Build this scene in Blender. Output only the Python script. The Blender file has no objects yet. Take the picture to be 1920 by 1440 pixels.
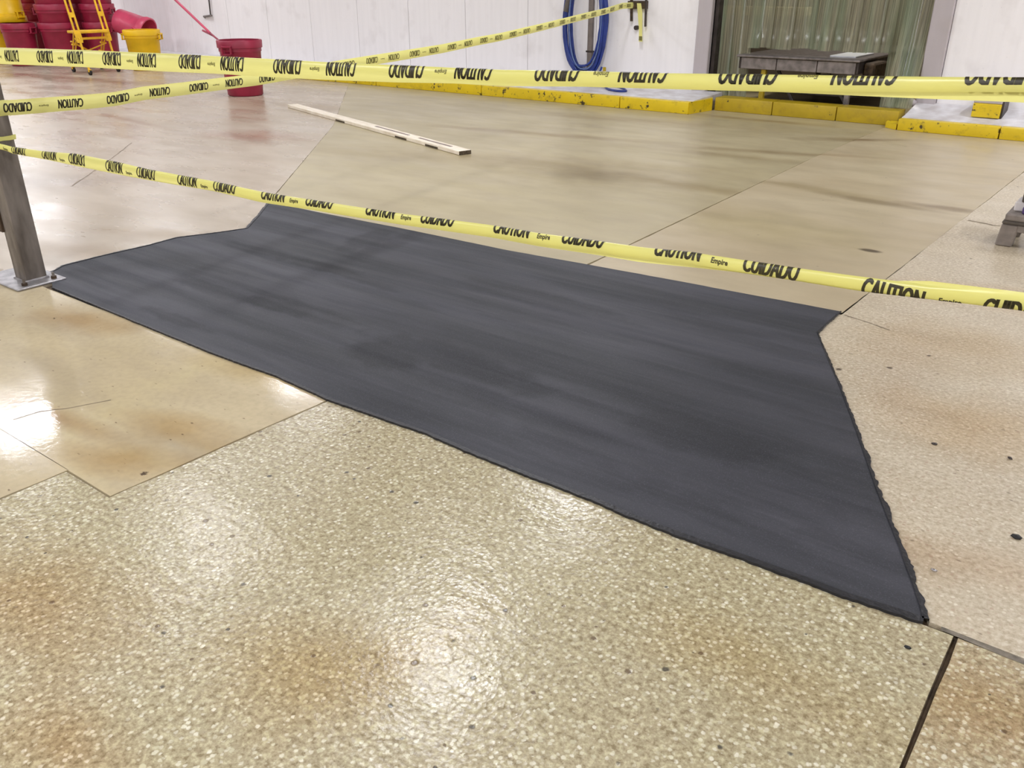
import bpy, bmesh, math, random
from mathutils import Vector, Matrix
random.seed(7)
S = bpy.context.scene
COL = S.collection
PI = math.pi

# ---------------------------------------------------------------- camera
F, H = 1600.0, 1.5
PITCH = math.atan(750 / 1600.0)
AZ = math.radians(37.17)
cam = bpy.data.cameras.new('camera'); cam.sensor_width = 36; cam.lens = 36 * F / 1920; cam.clip_end = 200
co = bpy.data.objects.new('camera', cam); COL.objects.link(co)
co.location = (0, 0, H); co.rotation_euler = (PI / 2 - PITCH, 0, AZ)
S.camera = co
# ---------------------------------------------------------------- world, exposure
w = bpy.data.worlds.new('world'); S.world = w; w.use_nodes = True
w.node_tree.nodes['Background'].inputs[0].default_value = (0.8, 0.82, 0.9, 1)
w.node_tree.nodes['Background'].inputs[1].default_value = 0.15
S.view_settings.view_transform = 'Standard'; S.view_settings.look = 'None'
S.view_settings.gamma = 1; S.view_settings.use_curve_mapping = False
S.view_settings.exposure = -0.07
CEIL = 4.3
# ceiling lamps: (x, y, power)
LAMPS = [(-4.17, 4.47, 85), (-12.0, 4.52, 60), (-7.6, 4.3, 60), (-14.9, 4.4, 90), (-18.6, 4.4, 120), (-22.4, 4.4, 120),
         (-21.3, 9.36, 110), (-23.8, 10.0, 90), (-15.5, 9.0, 80), (-10.5, 8.2, 70), (-5.2, 8.2, 90), (1.2, 9.5, 130), (3.2, 5.2, 150),
         (4.5, 9.0, 110), (-1.5, -1.5, 150), (-6.5, -1.5, 150), (-12, -1.5, 130), (3.5, -1.5, 150), (-4, -5.5, 120), (2, -5.5, 120)]

# ---------------------------------------------------------------- measuring helpers (photo pixel -> point of the room)
fwd = Vector((-math.sin(AZ) * math.cos(PITCH), math.cos(AZ) * math.cos(PITCH), -math.sin(PITCH)))
rt = Vector((math.cos(AZ), math.sin(AZ), 0)); up = rt.cross(fwd)
def ray(x, y): return fwd + rt * ((x - 960) / F) - up * ((y - 720) / F)
def G(x, y, z=0.0):
    d = ray(x, y); return Vector((0, 0, H)) + d * ((z - H) / d.z)
def WY(x, y, Y):
    d = ray(x, y); return Vector((0, 0, H)) + d * (Y / d.y)
def WV(x, y, A, B):
    d = ray(x, y); nx, ny = -(B[1] - A[1]), B[0] - A[0]
    return Vector((0, 0, H)) + d * ((nx * A[0] + ny * A[1]) / (nx * d.x + ny * d.y))

# ---------------------------------------------------------------- materials
def lin(c): return tuple(((v / 255) / 12.92 if v / 255 <= .04045 else ((v / 255 + .055) / 1.055) ** 2.4) for v in c[:3]) + (1,)
class N:
    def __init__(s, name):
        s.m = bpy.data.materials.new(name); s.m.use_nodes = True; s.t = s.m.node_tree; s.n = s.t.nodes; s.l = s.t.links
        s.b = s.n['Principled BSDF']; s.co = s.new('ShaderNodeTexCoord').outputs['Object']
    def new(s, k, **kw):
        o = s.n.new(k)
        for a, v in kw.items(): setattr(o, a, v)
        return o
    def put(s, sock, v):
        if isinstance(v, bpy.types.NodeSocket): s.l.new(v, sock)
        elif isinstance(v, tuple) and len(v) == 3 and sock.type == 'RGBA': sock.default_value = v + (1,)
        else: sock.default_value = v
    def math(s, op, a, b=0.0, c=None, clamp=False):
        o = s.new('ShaderNodeMath', operation=op, use_clamp=clamp); s.put(o.inputs[0], a); s.put(o.inputs[1], b)
        if c is not None: s.put(o.inputs[2], c)
        return o.outputs[0]
    def ramp(s, v, a, b, lo=0.0, hi=1.0):
        o = s.new('ShaderNodeMapRange'); s.put(o.inputs[0], v)
        for i, q in enumerate((a, b, lo, hi)): s.put(o.inputs[i + 1], q)
        return o.outputs[0]
    def mapping(s, scale=(1, 1, 1), rot=0.0, loc=(0, 0, 0), v=None):
        o = s.new('ShaderNodeMapping'); s.l.new(v or s.co, o.inputs[0]); o.inputs['Scale'].default_value = scale
        o.inputs['Rotation'].default_value = (0, 0, rot); o.inputs['Location'].default_value = loc
        return o.outputs[0]
    def noise(s, scale=1.0, detail=3, st=(1, 1, 1), rot=0.0, rough=.5, loc=(0, 0, 0), color=False):
        o = s.new('ShaderNodeTexNoise'); s.l.new(s.mapping(st, rot, loc), o.inputs['Vector'])
        o.inputs['Scale'].default_value = scale; o.inputs['Detail'].default_value = detail; o.inputs['Roughness'].default_value = rough
        return o.outputs['Color' if color else 'Fac']
    def vor(s, scale, out='Distance', loc=(0, 0, 0), st=(1, 1, 1), rnd=1.0):
        o = s.new('ShaderNodeTexVoronoi'); s.l.new(s.mapping(st, 0, loc), o.inputs['Vector']); o.inputs['Scale'].default_value = scale
        o.inputs['Randomness'].default_value = rnd
        return o
    def mix(s, f, a, b, mode='MIX'):
        o = s.new('ShaderNodeMix', data_type='RGBA', blend_type=mode); s.put(o.inputs[0], f); s.put(o.inputs[6], a); s.put(o.inputs[7], b)
        return o.outputs[2]
    def bump(s, h, strength=.3, dist=.01, normal=None):
        o = s.new('ShaderNodeBump'); o.inputs['Strength'].default_value = strength; o.inputs['Distance'].default_value = dist; s.l.new(h, o.inputs['Height'])
        if normal: s.l.new(normal, o.inputs['Normal'])
        s.l.new(o.outputs[0], s.b.inputs['Normal']); return o.outputs[0]
    def out(s, col=None, rough=None, metal=None, spec=None):
        if col is not None: s.put(s.b.inputs['Base Color'], col)
        if rough is not None: s.put(s.b.inputs['Roughness'], rough)
        if metal is not None: s.put(s.b.inputs['Metallic'], metal)
        if spec is not None: s.put(s.b.inputs['Specular IOR Level'], spec)
        return s.m
    def blob(s, c, r, ang=0.0, soft=.5, wob=.35, ns=4.0):
        """0..1 mask of a worn or stained area of the floor: ellipse round c with radii r, edge broken by noise"""
        g = s.new('ShaderNodeMapping', vector_type='TEXTURE'); s.l.new(s.co, g.inputs[0]); g.inputs['Location'].default_value = (c[0], c[1], 0)
        g.inputs['Rotation'].default_value = (0, 0, ang); g.inputs['Scale'].default_value = (r[0], r[1], 1000)
        L = s.new('ShaderNodeVectorMath', operation='LENGTH'); s.l.new(g.outputs[0], L.inputs[0])
        d = s.math('ADD', L.outputs['Value'], s.math('MULTIPLY', s.math('SUBTRACT', s.noise(ns, 4, loc=(c[0], c[1], 0)), .5), wob * 4))
        return s.ramp(d, 1 + soft * .5, 1 - soft, 0, 1)

def simple(name, col, rough=.5, metal=0.0, var=.12, scale=8, col2=None, bump=.0, bscale=60, st=(1, 1, 1), spec=None):
    n = N(name); c = lin(col); c2 = lin(col2) if col2 else tuple(v * (1 - var * 2.2) for v in c[:3]) + (1,)
    k = n.mix(n.ramp(n.noise(scale, 4, st), .35, .68), c, c2)
    if bump: n.bump(n.noise(bscale, 3, st), bump, .005)
    return n.out(k, n.ramp(n.noise(scale * 2, 3), .3, .7, rough * .85, min(1, rough * 1.15)), metal, spec)

def px_blob(n, x, y, rpx, rpy, **kw):
    """stain measured in the photograph: centre and half extents along and across the wall direction, metres"""
    g = G(x, y); return n.blob((g.x, g.y), (rpx, rpy), **kw)

def terrazzo(name, tint=(190, 175, 138), tint2=(198, 181, 152), stains=()):
    n = N(name)
    big = n.ramp(n.noise(.9, 4, rough=.6), .35, .65)
    base = n.mix(big, lin(tint), lin(tint2))
    fine = n.noise(140, 2)
    base = n.mix(n.ramp(fine, .3, .7, 0, .55), base, lin((142, 126, 90)))
    base = n.mix(n.ramp(n.noise(26, 3), .3, .75, 0, .35), base, lin((150, 138, 108)))
    v1 = n.vor(75); sep = n.new('ShaderNodeSeparateColor'); n.l.new(v1.outputs['Color'], sep.inputs[0])
    m1 = n.math('MULTIPLY', n.ramp(n.math('ADD', v1.outputs['Distance'], n.math('MULTIPLY', n.math('SUBTRACT', n.noise(190, 2), .5), .5)), .5, .3), n.ramp(sep.outputs[0], .55, .62))
    c1 = n.mix(sep.outputs[1], lin((222, 212, 180)), lin((238, 228, 206)))
    var = n.noise(62, 4, rough=.65); k0 = n.mix(n.ramp(var, .36, .48, .7, 0), base, lin((128, 110, 80))); k0 = n.mix(n.ramp(var, .52, .64, 0, .75), k0, lin((212, 200, 162)))
    k = n.mix(n.math('MULTIPLY', m1, n.ramp(n.noise(30, 2), .35, .65, .35, 1.0)), k0, c1)
    v2 = n.vor(52, loc=(3, 7, 0)); s2 = n.new('ShaderNodeSeparateColor'); n.l.new(v2.outputs['Color'], s2.inputs[0])
    m2 = n.math('MULTIPLY', n.ramp(n.math('ADD', v2.outputs['Distance'], n.math('MULTIPLY', n.math('SUBTRACT', n.noise(150, 2), .5), .5)), .42, .28), n.ramp(s2.outputs[0], .84, .88))
    k = n.mix(n.math('MULTIPLY', m2, .75), k, n.mix(s2.outputs[1], lin((222, 214, 180)), lin((160, 142, 112))))
    v3 = n.vor(17, loc=(1.3, .4, 0)); s3 = n.new('ShaderNodeSeparateColor'); n.l.new(v3.outputs['Color'], s3.inputs[0])
    wob = n.math('ADD', v3.outputs['Distance'], n.math('MULTIPLY', n.math('SUBTRACT', n.noise(90, 2), .5), .14))
    m3 = n.math('MULTIPLY', n.ramp(wob, n.math('MULTIPLY', s3.outputs[1], .19), n.math('MULTIPLY', s3.outputs[1], .12)), n.ramp(s3.outputs[0], .2, .25))
    k = n.mix(n.math('MULTIPLY', m3, .85), k, n.mix(s3.outputs[2], lin((70, 66, 62)), lin((112, 92, 72))))
    for s_ in stains:
        m = px_blob(n, s_[0], s_[1], s_[2], s_[3], ang=s_[4], soft=s_[7] if len(s_) > 7 else .8)
        k = n.mix(n.math('MULTIPLY', m, s_[6]), k, lin(s_[5]), 'MULTIPLY' if s_[6] > 0 else 'MIX')
    hh = n.math('ADD', n.math('MULTIPLY', v1.outputs['Distance'], .5), n.noise(60, 4))
    hh = n.math('SUBTRACT', hh, n.math('MULTIPLY', m3, .8))
    b1 = n.bump(n.noise(7, 3, (1, 2.2, 1)), .25, .012)
    n.bump(hh, .22, .004, b1)
    k = n.mix(1.0, k, (.93, .97, .99), 'MULTIPLY')
    return n.out(k, n.ramp(n.noise(3, 4), .3, .7, .16, .27), 0, .34)

def smooth_floor(name, tint=(204, 190, 166), tint2=(188, 174, 150), stains=(), rough=(.2, .36), speck=.35, agg=0.0, gain=(.72, .78, .86), bmp=.03, fb=.1):
    n = N(name)
    k = n.mix(n.ramp(n.noise(.7, 5, (1, 1.6, 1), rough=.6), .35, .65), lin(tint), lin(tint2))
    k = n.mix(n.ramp(n.noise(3.5, 5, (.6, 1.6, 1), .5), .42, .8, 0, .5), k, lin((172, 154, 128)))
    k = n.mix(n.ramp(n.noise(38, 3), .4, .8, 0, .3 if agg or speck > .4 else .06), k, lin((168, 152, 122)))
    if agg:
        v1 = n.vor(75); sep = n.new('ShaderNodeSeparateColor'); n.l.new(v1.outputs['Color'], sep.inputs[0])
        m1 = n.math('MULTIPLY', n.ramp(v1.outputs['Distance'], .45, .3), n.ramp(sep.outputs[0], .5, .56))
        vr = n.noise(62, 4, rough=.65); k = n.mix(n.ramp(vr, .36, .5, .5, 0), k, lin((150, 128, 98))); k = n.mix(n.ramp(vr, .52, .66, 0, .5), k, lin((226, 212, 188)))
        k = n.mix(n.math('MULTIPLY', m1, agg), k, n.mix(sep.outputs[1], lin((226, 212, 186)), lin((176, 148, 122))))
    v3 = n.vor(7, loc=(2.3, .9, 0)); s3 = n.new('ShaderNodeSeparateColor'); n.l.new(v3.outputs['Color'], s3.inputs[0])
    wob = n.math('ADD', v3.outputs['Distance'], n.math('MULTIPLY', n.math('SUBTRACT', n.noise(60, 2, (1, 2, 1)), .5), .16))
    m3 = n.math('MULTIPLY', n.ramp(wob, n.math('MULTIPLY', s3.outputs[1], .11), n.math('MULTIPLY', s3.outputs[1], .06)), n.ramp(s3.outputs[0], .4, .5))
    k = n.mix(n.math('MULTIPLY', m3, speck * 2, clamp=True), k, lin((96, 80, 64)))
    if speck > .4:
        v4 = n.vor(24, loc=(5, 1, 0), st=(.7, 1.7, 1)); s4 = n.new('ShaderNodeSeparateColor'); n.l.new(v4.outputs['Color'], s4.inputs[0])
        m4 = n.math('MULTIPLY', n.ramp(n.math('ADD', v4.outputs['Distance'], n.math('MULTIPLY', n.math('SUBTRACT', n.noise(110, 2), .5), .3)), .16, .08), n.ramp(s4.outputs[0], .5, .54))
        k = n.mix(n.math('MULTIPLY', m4, n.math('MULTIPLY', s4.outputs[1], .8)), k, lin((104, 84, 64)))
    for s_ in stains:
        m = px_blob(n, s_[0], s_[1], s_[2], s_[3], ang=s_[4], soft=s_[7] if len(s_) > 7 else .8)
        k = n.mix(n.math('MULTIPLY', m, abs(s_[6])), k, lin(s_[5]), 'MULTIPLY' if s_[6] > 0 else 'MIX')
    if bmp:
        b1 = n.bump(n.noise(2.2, 3, (1, 1.8, 1)), bmp, .02)
        n.bump(n.noise(45, 4), fb, .003, b1)
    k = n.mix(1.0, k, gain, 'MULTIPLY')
    return n.out(k, n.ramp(n.noise(2.0, 4, (.6, 1.6, 1)), .35, .65, rough[0], rough[1]), 0, .5)

BR = (196, 160, 120); GR = (170, 165, 160); YB = (214, 186, 130); RB = (205, 160, 130)
M = {}
M['terrazzo'] = terrazzo('polished_aggregate_concrete', stains=[
    (60, 1130, .35, .22, .1, (226, 190, 144), .5), (560, 1240, .22, .18, .4, (226, 196, 130), .5), (760, 1240, .1, .3, 0, (226, 200, 140), .3),
    (1420, 1250, .3, .14, 0, (228, 206, 160), .4), (120, 1400, .2, .12, 0, (220, 180, 130), .5)])
M['terrazzo_pink'] = terrazzo('polished_aggregate_concrete_warm', (190, 168, 130), (200, 176, 146), stains=[(1850, 1330, .2, .14, 0, (226, 200, 160), .5)])
M['floor_right'] = smooth_floor('worn_concrete_right', (206, 188, 160), (192, 172, 142), agg=.8, speck=.7, gain=(.98, 1.04, 1.1), rough=(.3, .45), stains=[
    (1850, 800, .35, .25, .1, (234, 212, 178), .6), (1800, 650, .5, .3, .2, (230, 212, 182), .5), (1690, 700, .15, .5, .2, (228, 216, 206), .3),
    (1880, 560, .5, .2, .1, (230, 206, 172), .6), (1780, 1050, .4, .12, .2, (222, 200, 176), .5)])
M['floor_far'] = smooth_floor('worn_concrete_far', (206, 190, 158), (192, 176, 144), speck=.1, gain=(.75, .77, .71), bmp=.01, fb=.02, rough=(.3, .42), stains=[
    (1110, 330, .9, .45, .2, (196, 184, 152), .5), (950, 300, 2.2, .35, .35, (210, 196, 172), .4), (1470, 287, .9, .09, .28, (176, 150, 118), .7, 1.2), (1620, 262, .6, .14, .55, (160, 134, 102), .7, 1.0),
    (1370, 292, 1.0, .1, .1, (188, 168, 138), .5, 1.2), (1300, 350, 1.3, .14, -.05, (200, 184, 154), .5), (1660, 370, .9, .1, .1, (180, 162, 140), .5),
    (1180, 225, 1.4, .16, .15, (192, 170, 140), .5, 1.2), (1000, 250, 1.6, .12, .2, (190, 166, 132), .5), (1420, 225, .8, .1, 0, (190, 160, 130), .5),
    (1100, 330, .3, .22, .2, (165, 150, 124), .5)])
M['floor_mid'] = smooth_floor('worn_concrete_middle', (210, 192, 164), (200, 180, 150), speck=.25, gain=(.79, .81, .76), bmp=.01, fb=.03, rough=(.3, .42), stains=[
    (1480, 285, .7, .07, .25, (182, 160, 130), .7, 1.1), (1600, 262, .5, .1, .6, (150, 122, 88), .7, .7), (1500, 350, .9, .12, -.1, (200, 190, 160), .5), (1640, 378, .45, .08, -.1, (170, 156, 136), .6, .6),
    (1770, 390, .3, .08, 0, (160, 142, 120), .7, .6), (1632, 470, .06, .03, 0, (110, 100, 92), .9, .5), (1400, 420, .8, .4, 0, (222, 220, 180), .4), (1300, 480, .5, .2, 0, (222, 208, 180), .3)])
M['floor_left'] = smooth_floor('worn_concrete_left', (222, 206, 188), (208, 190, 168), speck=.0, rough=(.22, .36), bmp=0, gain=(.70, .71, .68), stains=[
    (480, 255, .55, .3, .2, (214, 172, 150), .8, 1.0), (240, 225, .9, .07, -.1, (196, 160, 136), .6), (160, 150, 3.0, .3, .2, (196, 166, 146), .5), (60, 140, 2.5, .2, .1, (190, 158, 138), .5),
    (260, 330, .4, .3, .9, (196, 186, 176), .5), (90, 340, .6, .3, .2, (190, 184, 178), .5), (150, 470, .5, .15, .3, (196, 176, 140), .6), (300, 440, .7, .1, .35, (206, 192, 160), .6),
    (600, 200, 2.5, .6, .3, (214, 202, 180), .5)])
M['floor_inner'] = smooth_floor('sealed_tan_concrete', (216, 196, 156), (205, 184, 142), speck=.5, rough=(.07, .16), gain=(.88, .92, 1.0), bmp=.07, stains=[
    (150, 600, .3, .12, .2, (214, 188, 150), .7), (240, 860, .22, .1, .4, (218, 194, 152), .7), (330, 800, .25, .1, .2, (224, 200, 156), .6), (300, 580, .35, .1, .2, (206, 180, 134), .6),
    (480, 700, .4, .1, .1, (222, 204, 150), .5), (420, 850, .3, .05, .1, (222, 200, 150), .5), (100, 780, .4, .05, .1, (196, 160, 130), .5)])
M['joint'] = simple('joint_filler', (100, 82, 62), .8, var=.25, scale=20, bump=.4)
M['crack'] = simple('crack_filler', (150, 134, 112), .8, var=.25, scale=20)
M['joint_grey'] = simple('grey_sealant', (132, 122, 106), .6, var=.25, scale=30, bump=.4)

def patch_mat():
    n = N('dark_trowelled_resin_mortar')
    k = n.mix(n.ramp(n.noise(1.0, 3, (.5, 2.4, 1), -.06), .4, .6), lin((67, 67, 73)), lin((50, 51, 55)))
    k = n.mix(n.ramp(n.noise(2.2, 5, (.4, 2.6, 1), -.05, .6), .46, .62, 0, .6), k, lin((43, 44, 48)))
    k = n.mix(n.ramp(n.noise(9, 4, (.12, 4, 1), -.03, .6, (3, 2, 0)), .5, .78, 0, .2), k, lin((86, 86, 92)))
    for c, r, a, q in (((-3.6, 3.15), (.55, .05), -.1, .4), ((-4.3, 2.75), (.35, .05), .1, .35), ((-3.3, 2.6), (.45, .08), -.05, .45), ((-3.8, 3.75), (.1, .4), .1, .3),
                       ((-1.2, 2.45), (.9, .3), 0, .25), ((-2.1, 2.5), (.3, .4), .1, .2), *[((G(a, b).x, G(a, b).y), (c, d), e, f) for a, b, c, d, e, f in (
            (520, 575, .28, .07, .1, .8), (600, 500, .3, .08, .1, .75), (400, 545, .35, .07, .0, .6), (720, 670, .22, .13, 0, .8), (860, 680, .5, .12, -.05, .6), (690, 450, .12, .3, .2, .6), (480, 470, .4, .06, .05, .5), (1300, 820, .3, .14, 0, .5), (1000, 560, .6, .1, 0, .4), (330, 600, .3, .05, 0, .5))]):
        k = n.mix(n.math('MULTIPLY', n.blob(c, r, a, .3, .35, 8), q), k, lin((30, 31, 35)))
    k = n.mix(n.ramp(n.noise(220, 2), .55, .75, 0, .35), k, lin((100, 100, 108)))
    n.bump(n.math('ADD', n.noise(9, 4, (.12, 4, 1), -.03), n.math('MULTIPLY', n.noise(160, 2), .8)), .08, .004)
    return n.out(k, n.ramp(n.noise(3.2, 5, (.22, 3.2, 1), -.05),     .4, .65, .58, .7), 0, .32)
M['patch'] = patch_mat()
M['patch_edge'] = simple('dark_edge_sealer', (36, 36, 40), .45, var=.2, scale=60, bump=.5)

def wall_mat(name, col, grime=.25):
    n = N(name)
    k = n.mix(n.ramp(n.noise(2.5, 4, (7, 1, .35)), .35, .75, 0, .35), lin(col), tuple(v * .86 for v in lin(col)[:3]) + (1,))
    k = n.mix(n.ramp(n.noise(3, 5, (1, 1, .8), loc=(4, 1, 2)), .56, .8, 0, grime), k, lin((176, 166, 162)))
    k = n.mix(n.ramp(n.noise(55, 2), .7, .8, 0, .25), k, lin((150, 145, 148)))
    n.bump(n.noise(14, 3, (4, 1, .6)), .18, .006)
    return n.out(k, .38, 0, .45)
M['wall'] = wall_mat('white_wall_panel', (246, 243, 243))
M['jamb'] = wall_mat('grey_metal_jamb', (186, 178, 180), .5)
M['ceiling'] = simple('grey_ceiling_deck', (150, 150, 152), .8)
M['plinth'] = simple('painted_white_plinth', (226, 224, 226), .55, col2=(196, 190, 188), scale=5, bump=.4, bscale=30)
def yellow_mat(name, col, chips=.62):
    n = N(name)
    k = n.mix(n.ramp(n.noise(5, 4), .4, .7, 0, .45), lin(col), lin((206, 176, 30)))
    ch = n.math('MULTIPLY', n.ramp(n.noise(11, 5, rough=.65), chips - .02, chips + .04), 1.0)
    k = n.mix(n.ramp(n.noise(7, 5, rough=.7, loc=(2, 2, 5)), .55, .7, 0, .5), k, lin((150, 124, 40)))
    k = n.mix(ch, k, lin((70, 58, 34)))
    n.bump(n.math('ADD', n.noise(30, 3), n.math('MULTIPLY', ch, -1.0)), .3, .006)
    return n.out(k, .4, 0, .5)
M['yellow'] = yellow_mat('chipped_yellow_paint', (226, 196, 26))
M['yellow_dull'] = yellow_mat('dull_yellow_paint', (178, 152, 30), .68)
M['bin_red'] = simple('red_plastic', (160, 36, 66), .42, var=.12, scale=5, bump=.1)
M['bin_pink'] = simple('faded_red_plastic', (214, 78, 108), .4, var=.08, scale=5)
M['bin_yellow'] = simple('yellow_plastic', (243, 196, 14), .45, var=.08, scale=4, bump=.1)
M['handle_lug'] = simple('worn_pink_plastic', (206, 110, 136), .4)
M['ladder'] = simple('yellow_powder_coat', (244, 192, 36), .4, var=.1)
M['black'] = simple('black_rubber', (28, 26, 26), .6)
M['steel'] = simple('galvanized_steel', (136, 128, 120), .45, .25, var=.22, scale=14, col2=(88, 80, 72), bump=.2, st=(1, 1, .25))
M['plate'] = simple('steel_base_plate', (170, 166, 166), .35, .4, var=.2, scale=14, bump=.3)
M['rust'] = simple('rusty_iron', (92, 74, 56), .7, .3, var=.3, scale=20, bump=.4)
M['pipe'] = simple('grey_conduit', (132, 122, 116), .45, .3, var=.12)
M['hose'] = simple('blue_hose', (34, 58, 138), .35, var=.15, scale=10)
M['hose_grey'] = simple('grey_hose_sleeve', (116, 110, 106), .5)
M['hose_pale'] = simple('pale_blue_hose', (96, 118, 165), .3)
M['wood'] = simple('whitewashed_wood', (244, 234, 216), .6, col2=(222, 208, 184), scale=6, st=(1, 8, 1), bump=.2)
M['wood_dark'] = simple('dark_end_grain', (96, 82, 62), .8, var=.3, scale=40)
M['groove'] = simple('grey_groove', (140, 124, 118), .7)
M['table_metal'] = simple('worn_stainless', (150, 142, 140), .34, .5, var=.2, scale=12, bump=.15)
M['table_dark'] = simple('dark_steel', (72, 64, 60), .5, .4, var=.2)
M['paper'] = simple('white_paper', (232, 234, 240), .6, var=.03)
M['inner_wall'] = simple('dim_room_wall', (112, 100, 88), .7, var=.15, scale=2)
M['beige'] = simple('beige_board', (190, 172, 134), .6)
M['stool'] = simple('grey_plastic', (142, 132, 124), .5, var=.15, scale=14)
M['stool_dark'] = simple('dark_grey_plastic', (88, 80, 72), .55)
M['white_pl'] = simple('white_plastic', (226, 220, 218), .4, var=.04)
M['purple'] = simple('purple_plastic', (84, 66, 120), .4)
M['chip'] = simple('shiny_scrap', (205, 205, 210), .15, .9)
M['ink'] = simple('black_print', (54, 48, 24), .45, var=.05)
M['ink_faint'] = simple('grey_print', (118, 112, 52), .45, var=.05)

def tape_mat(name, col):
    n = N(name)
    k = n.mix(n.ramp(n.noise(6, 3), .3, .7, 0, .3), lin(col), tuple(v * .9 for v in lin(col)[:3]) + (1,))
    n.bump(n.noise(9, 3, (1, 1, 6)), .15, .004)
    n.out(k, .3, 0, .45)
    tr = n.new('ShaderNodeBsdfTranslucent'); n.put(tr.inputs[0], k)
    mx = n.new('ShaderNodeMixShader'); mx.inputs[0].default_value = .3
    o = n.n['Material Output']; n.l.new(n.b.outputs[0], mx.inputs[1]); n.l.new(tr.outputs[0], mx.inputs[2]); n.l.new(mx.outputs[0], o.inputs[0])
    return n.m
M['tape'] = tape_mat('yellow_barrier_film', (246, 242, 150))

def strip_mat():
    n = N('translucent_vinyl_strip')
    k = n.mix(n.ramp(n.noise(9, 4, (9, 1, .12)), .3, .7), lin((206, 200, 172)), lin((134, 128, 110)))
    k = n.mix(n.ramp(n.noise(2, 2, (3, 1, .3)), .45, .7, 0, .5), k, lin((160, 188, 156)))
    n.out(k, .25, 0, .5)
    tr = n.new('ShaderNodeBsdfTransparent'); tr.inputs[0].default_value = (.74, .8, .7, 1)
    mx = n.new('ShaderNodeMixShader'); n.put(mx.inputs[0], n.ramp(n.noise(9, 3, (12, 1, .1), loc=(5, 0, 0)), .3, .7, .2, .62))
    o = n.n['Material Output']; n.l.new(n.b.outputs[0], mx.inputs[1]); n.l.new(tr.outputs[0], mx.inputs[2]); n.l.new(mx.outputs[0], o.inputs[0])
    return n.m
M['strip'] = strip_mat()
def emit(name, col, st):
    n = N(name); e = n.new('ShaderNodeEmission'); e.inputs[0].default_value = lin(col); e.inputs[1].default_value = st
    n.l.new(e.outputs[0], n.n['Material Output'].inputs[0]); return n.m
M['tube'] = emit('lit_diffuser', (250, 248, 255), 5.0)

# ---------------------------------------------------------------- geometry helpers
def obj(name, bm, m, parent=None, smooth=False):
    me = bpy.data.meshes.new(name)
    if smooth:
        for f in bm.faces: f.smooth = True
    bm.normal_update(); bm.to_mesh(me); bm.free(); me.materials.append(M[m] if isinstance(m, str) else m)
    o = bpy.data.objects.new(name, me); COL.objects.link(o); o.parent = parent
    return o
def tag(o, label=None, cat=None, group=None, kind=None):
    for k, v in (('label', label), ('category', cat), ('group', group), ('kind', kind)):
        if v: o[k] = v
    return o
def thing(name, label, cat, loc=(0, 0, 0), rz=0.0, group=None):
    o = bpy.data.objects.new(name, None); COL.objects.link(o); o.location = loc; o.rotation_euler = (0, 0, rz)
    return tag(o, label, cat, group)
def B(bm, lo, hi, bev=0.0, seg=1, mat=None):
    r = bmesh.ops.create_cube(bm, size=1)['verts']
    c = [(lo[i] + hi[i]) / 2 for i in range(3)]; d = [abs(hi[i] - lo[i]) for i in range(3)]
    for v in r: v.co = Vector((c[0] + v.co.x * d[0], c[1] + v.co.y * d[1], c[2] + v.co.z * d[2]))
    if mat is not None: bmesh.ops.transform(bm, matrix=mat, verts=r)
    if bev:
        es = list({e for v in r for e in v.link_edges})
        bmesh.ops.bevel(bm, geom=es, offset=bev, segments=seg, affect='EDGES', profile=.6)
    return bm
def box(lo, hi, bev=0.0, seg=1): return B(bmesh.new(), lo, hi, bev, seg)
def beam(bm, a, b, w_, h_, bev=0.0, upv=(0, 0, 1)):
    a, b = Vector(a), Vector(b); d = b - a; L = d.length; z = d.normalized(); x = Vector(upv).cross(z)
    if x.length < 1e-4: x = Vector((1, 0, 0))
    x.normalize(); y = z.cross(x)
    m = Matrix((x, y, z)).transposed().to_4x4(); m.translation = a
    return B(bm, (-w_ / 2, -h_ / 2, 0), (w_ / 2, h_ / 2, L), bev, 1, m)
def tube(bm, pts, r, n=10, closed=False, cap=True):
    pts = [Vector(p) for p in pts]; rings = []; prev = None; K = len(pts)
    for i, p in enumerate(pts):
        t = (pts[(i + 1) % K] - pts[i - 1]) if closed else (pts[min(i + 1, K - 1)] - pts[max(i - 1, 0)])
        t.normalize()
        u = prev if prev is not None else (Vector((0, 0, 1)) if abs(t.z) < .9 else Vector((1, 0, 0)))
        u = (u - t * u.dot(t)).normalized(); prev = u; v = t.cross(u)
        rr = r[i] if isinstance(r, (list, tuple)) else r
        rings.append([bm.verts.new(p + (u * math.cos(2 * PI * k / n) + v * math.sin(2 * PI * k / n)) * rr) for k in range(n)])
    for i in range(K if closed else K - 1):
        a, b = rings[i], rings[(i + 1) % K]
        for k in range(n): bm.faces.new((a[k], a[(k + 1) % n], b[(k + 1) % n], b[k]))
    if cap and not closed: bm.faces.new(rings[0][::-1]); bm.faces.new(rings[-1])
    return bm
def lathe(bm, prof, n=40):
    rings = [[bm.verts.new((r * math.cos(2 * PI * k / n), r * math.sin(2 * PI * k / n), z)) for k in range(n)] if r > 1e-5 else [bm.verts.new((0, 0, z))] for r, z in prof]
    for a, b in zip(rings, rings[1:]):
        for k in range(n):
            j = (k + 1) % n
            if len(a) == 1: bm.faces.new((a[0], b[j], b[k]))
            elif len(b) == 1: bm.faces.new((a[k], a[j], b[0]))
            else: bm.faces.new((a[k], a[j], b[j], b[k]))
    bmesh.ops.recalc_face_normals(bm, faces=bm.faces); return bm
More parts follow.
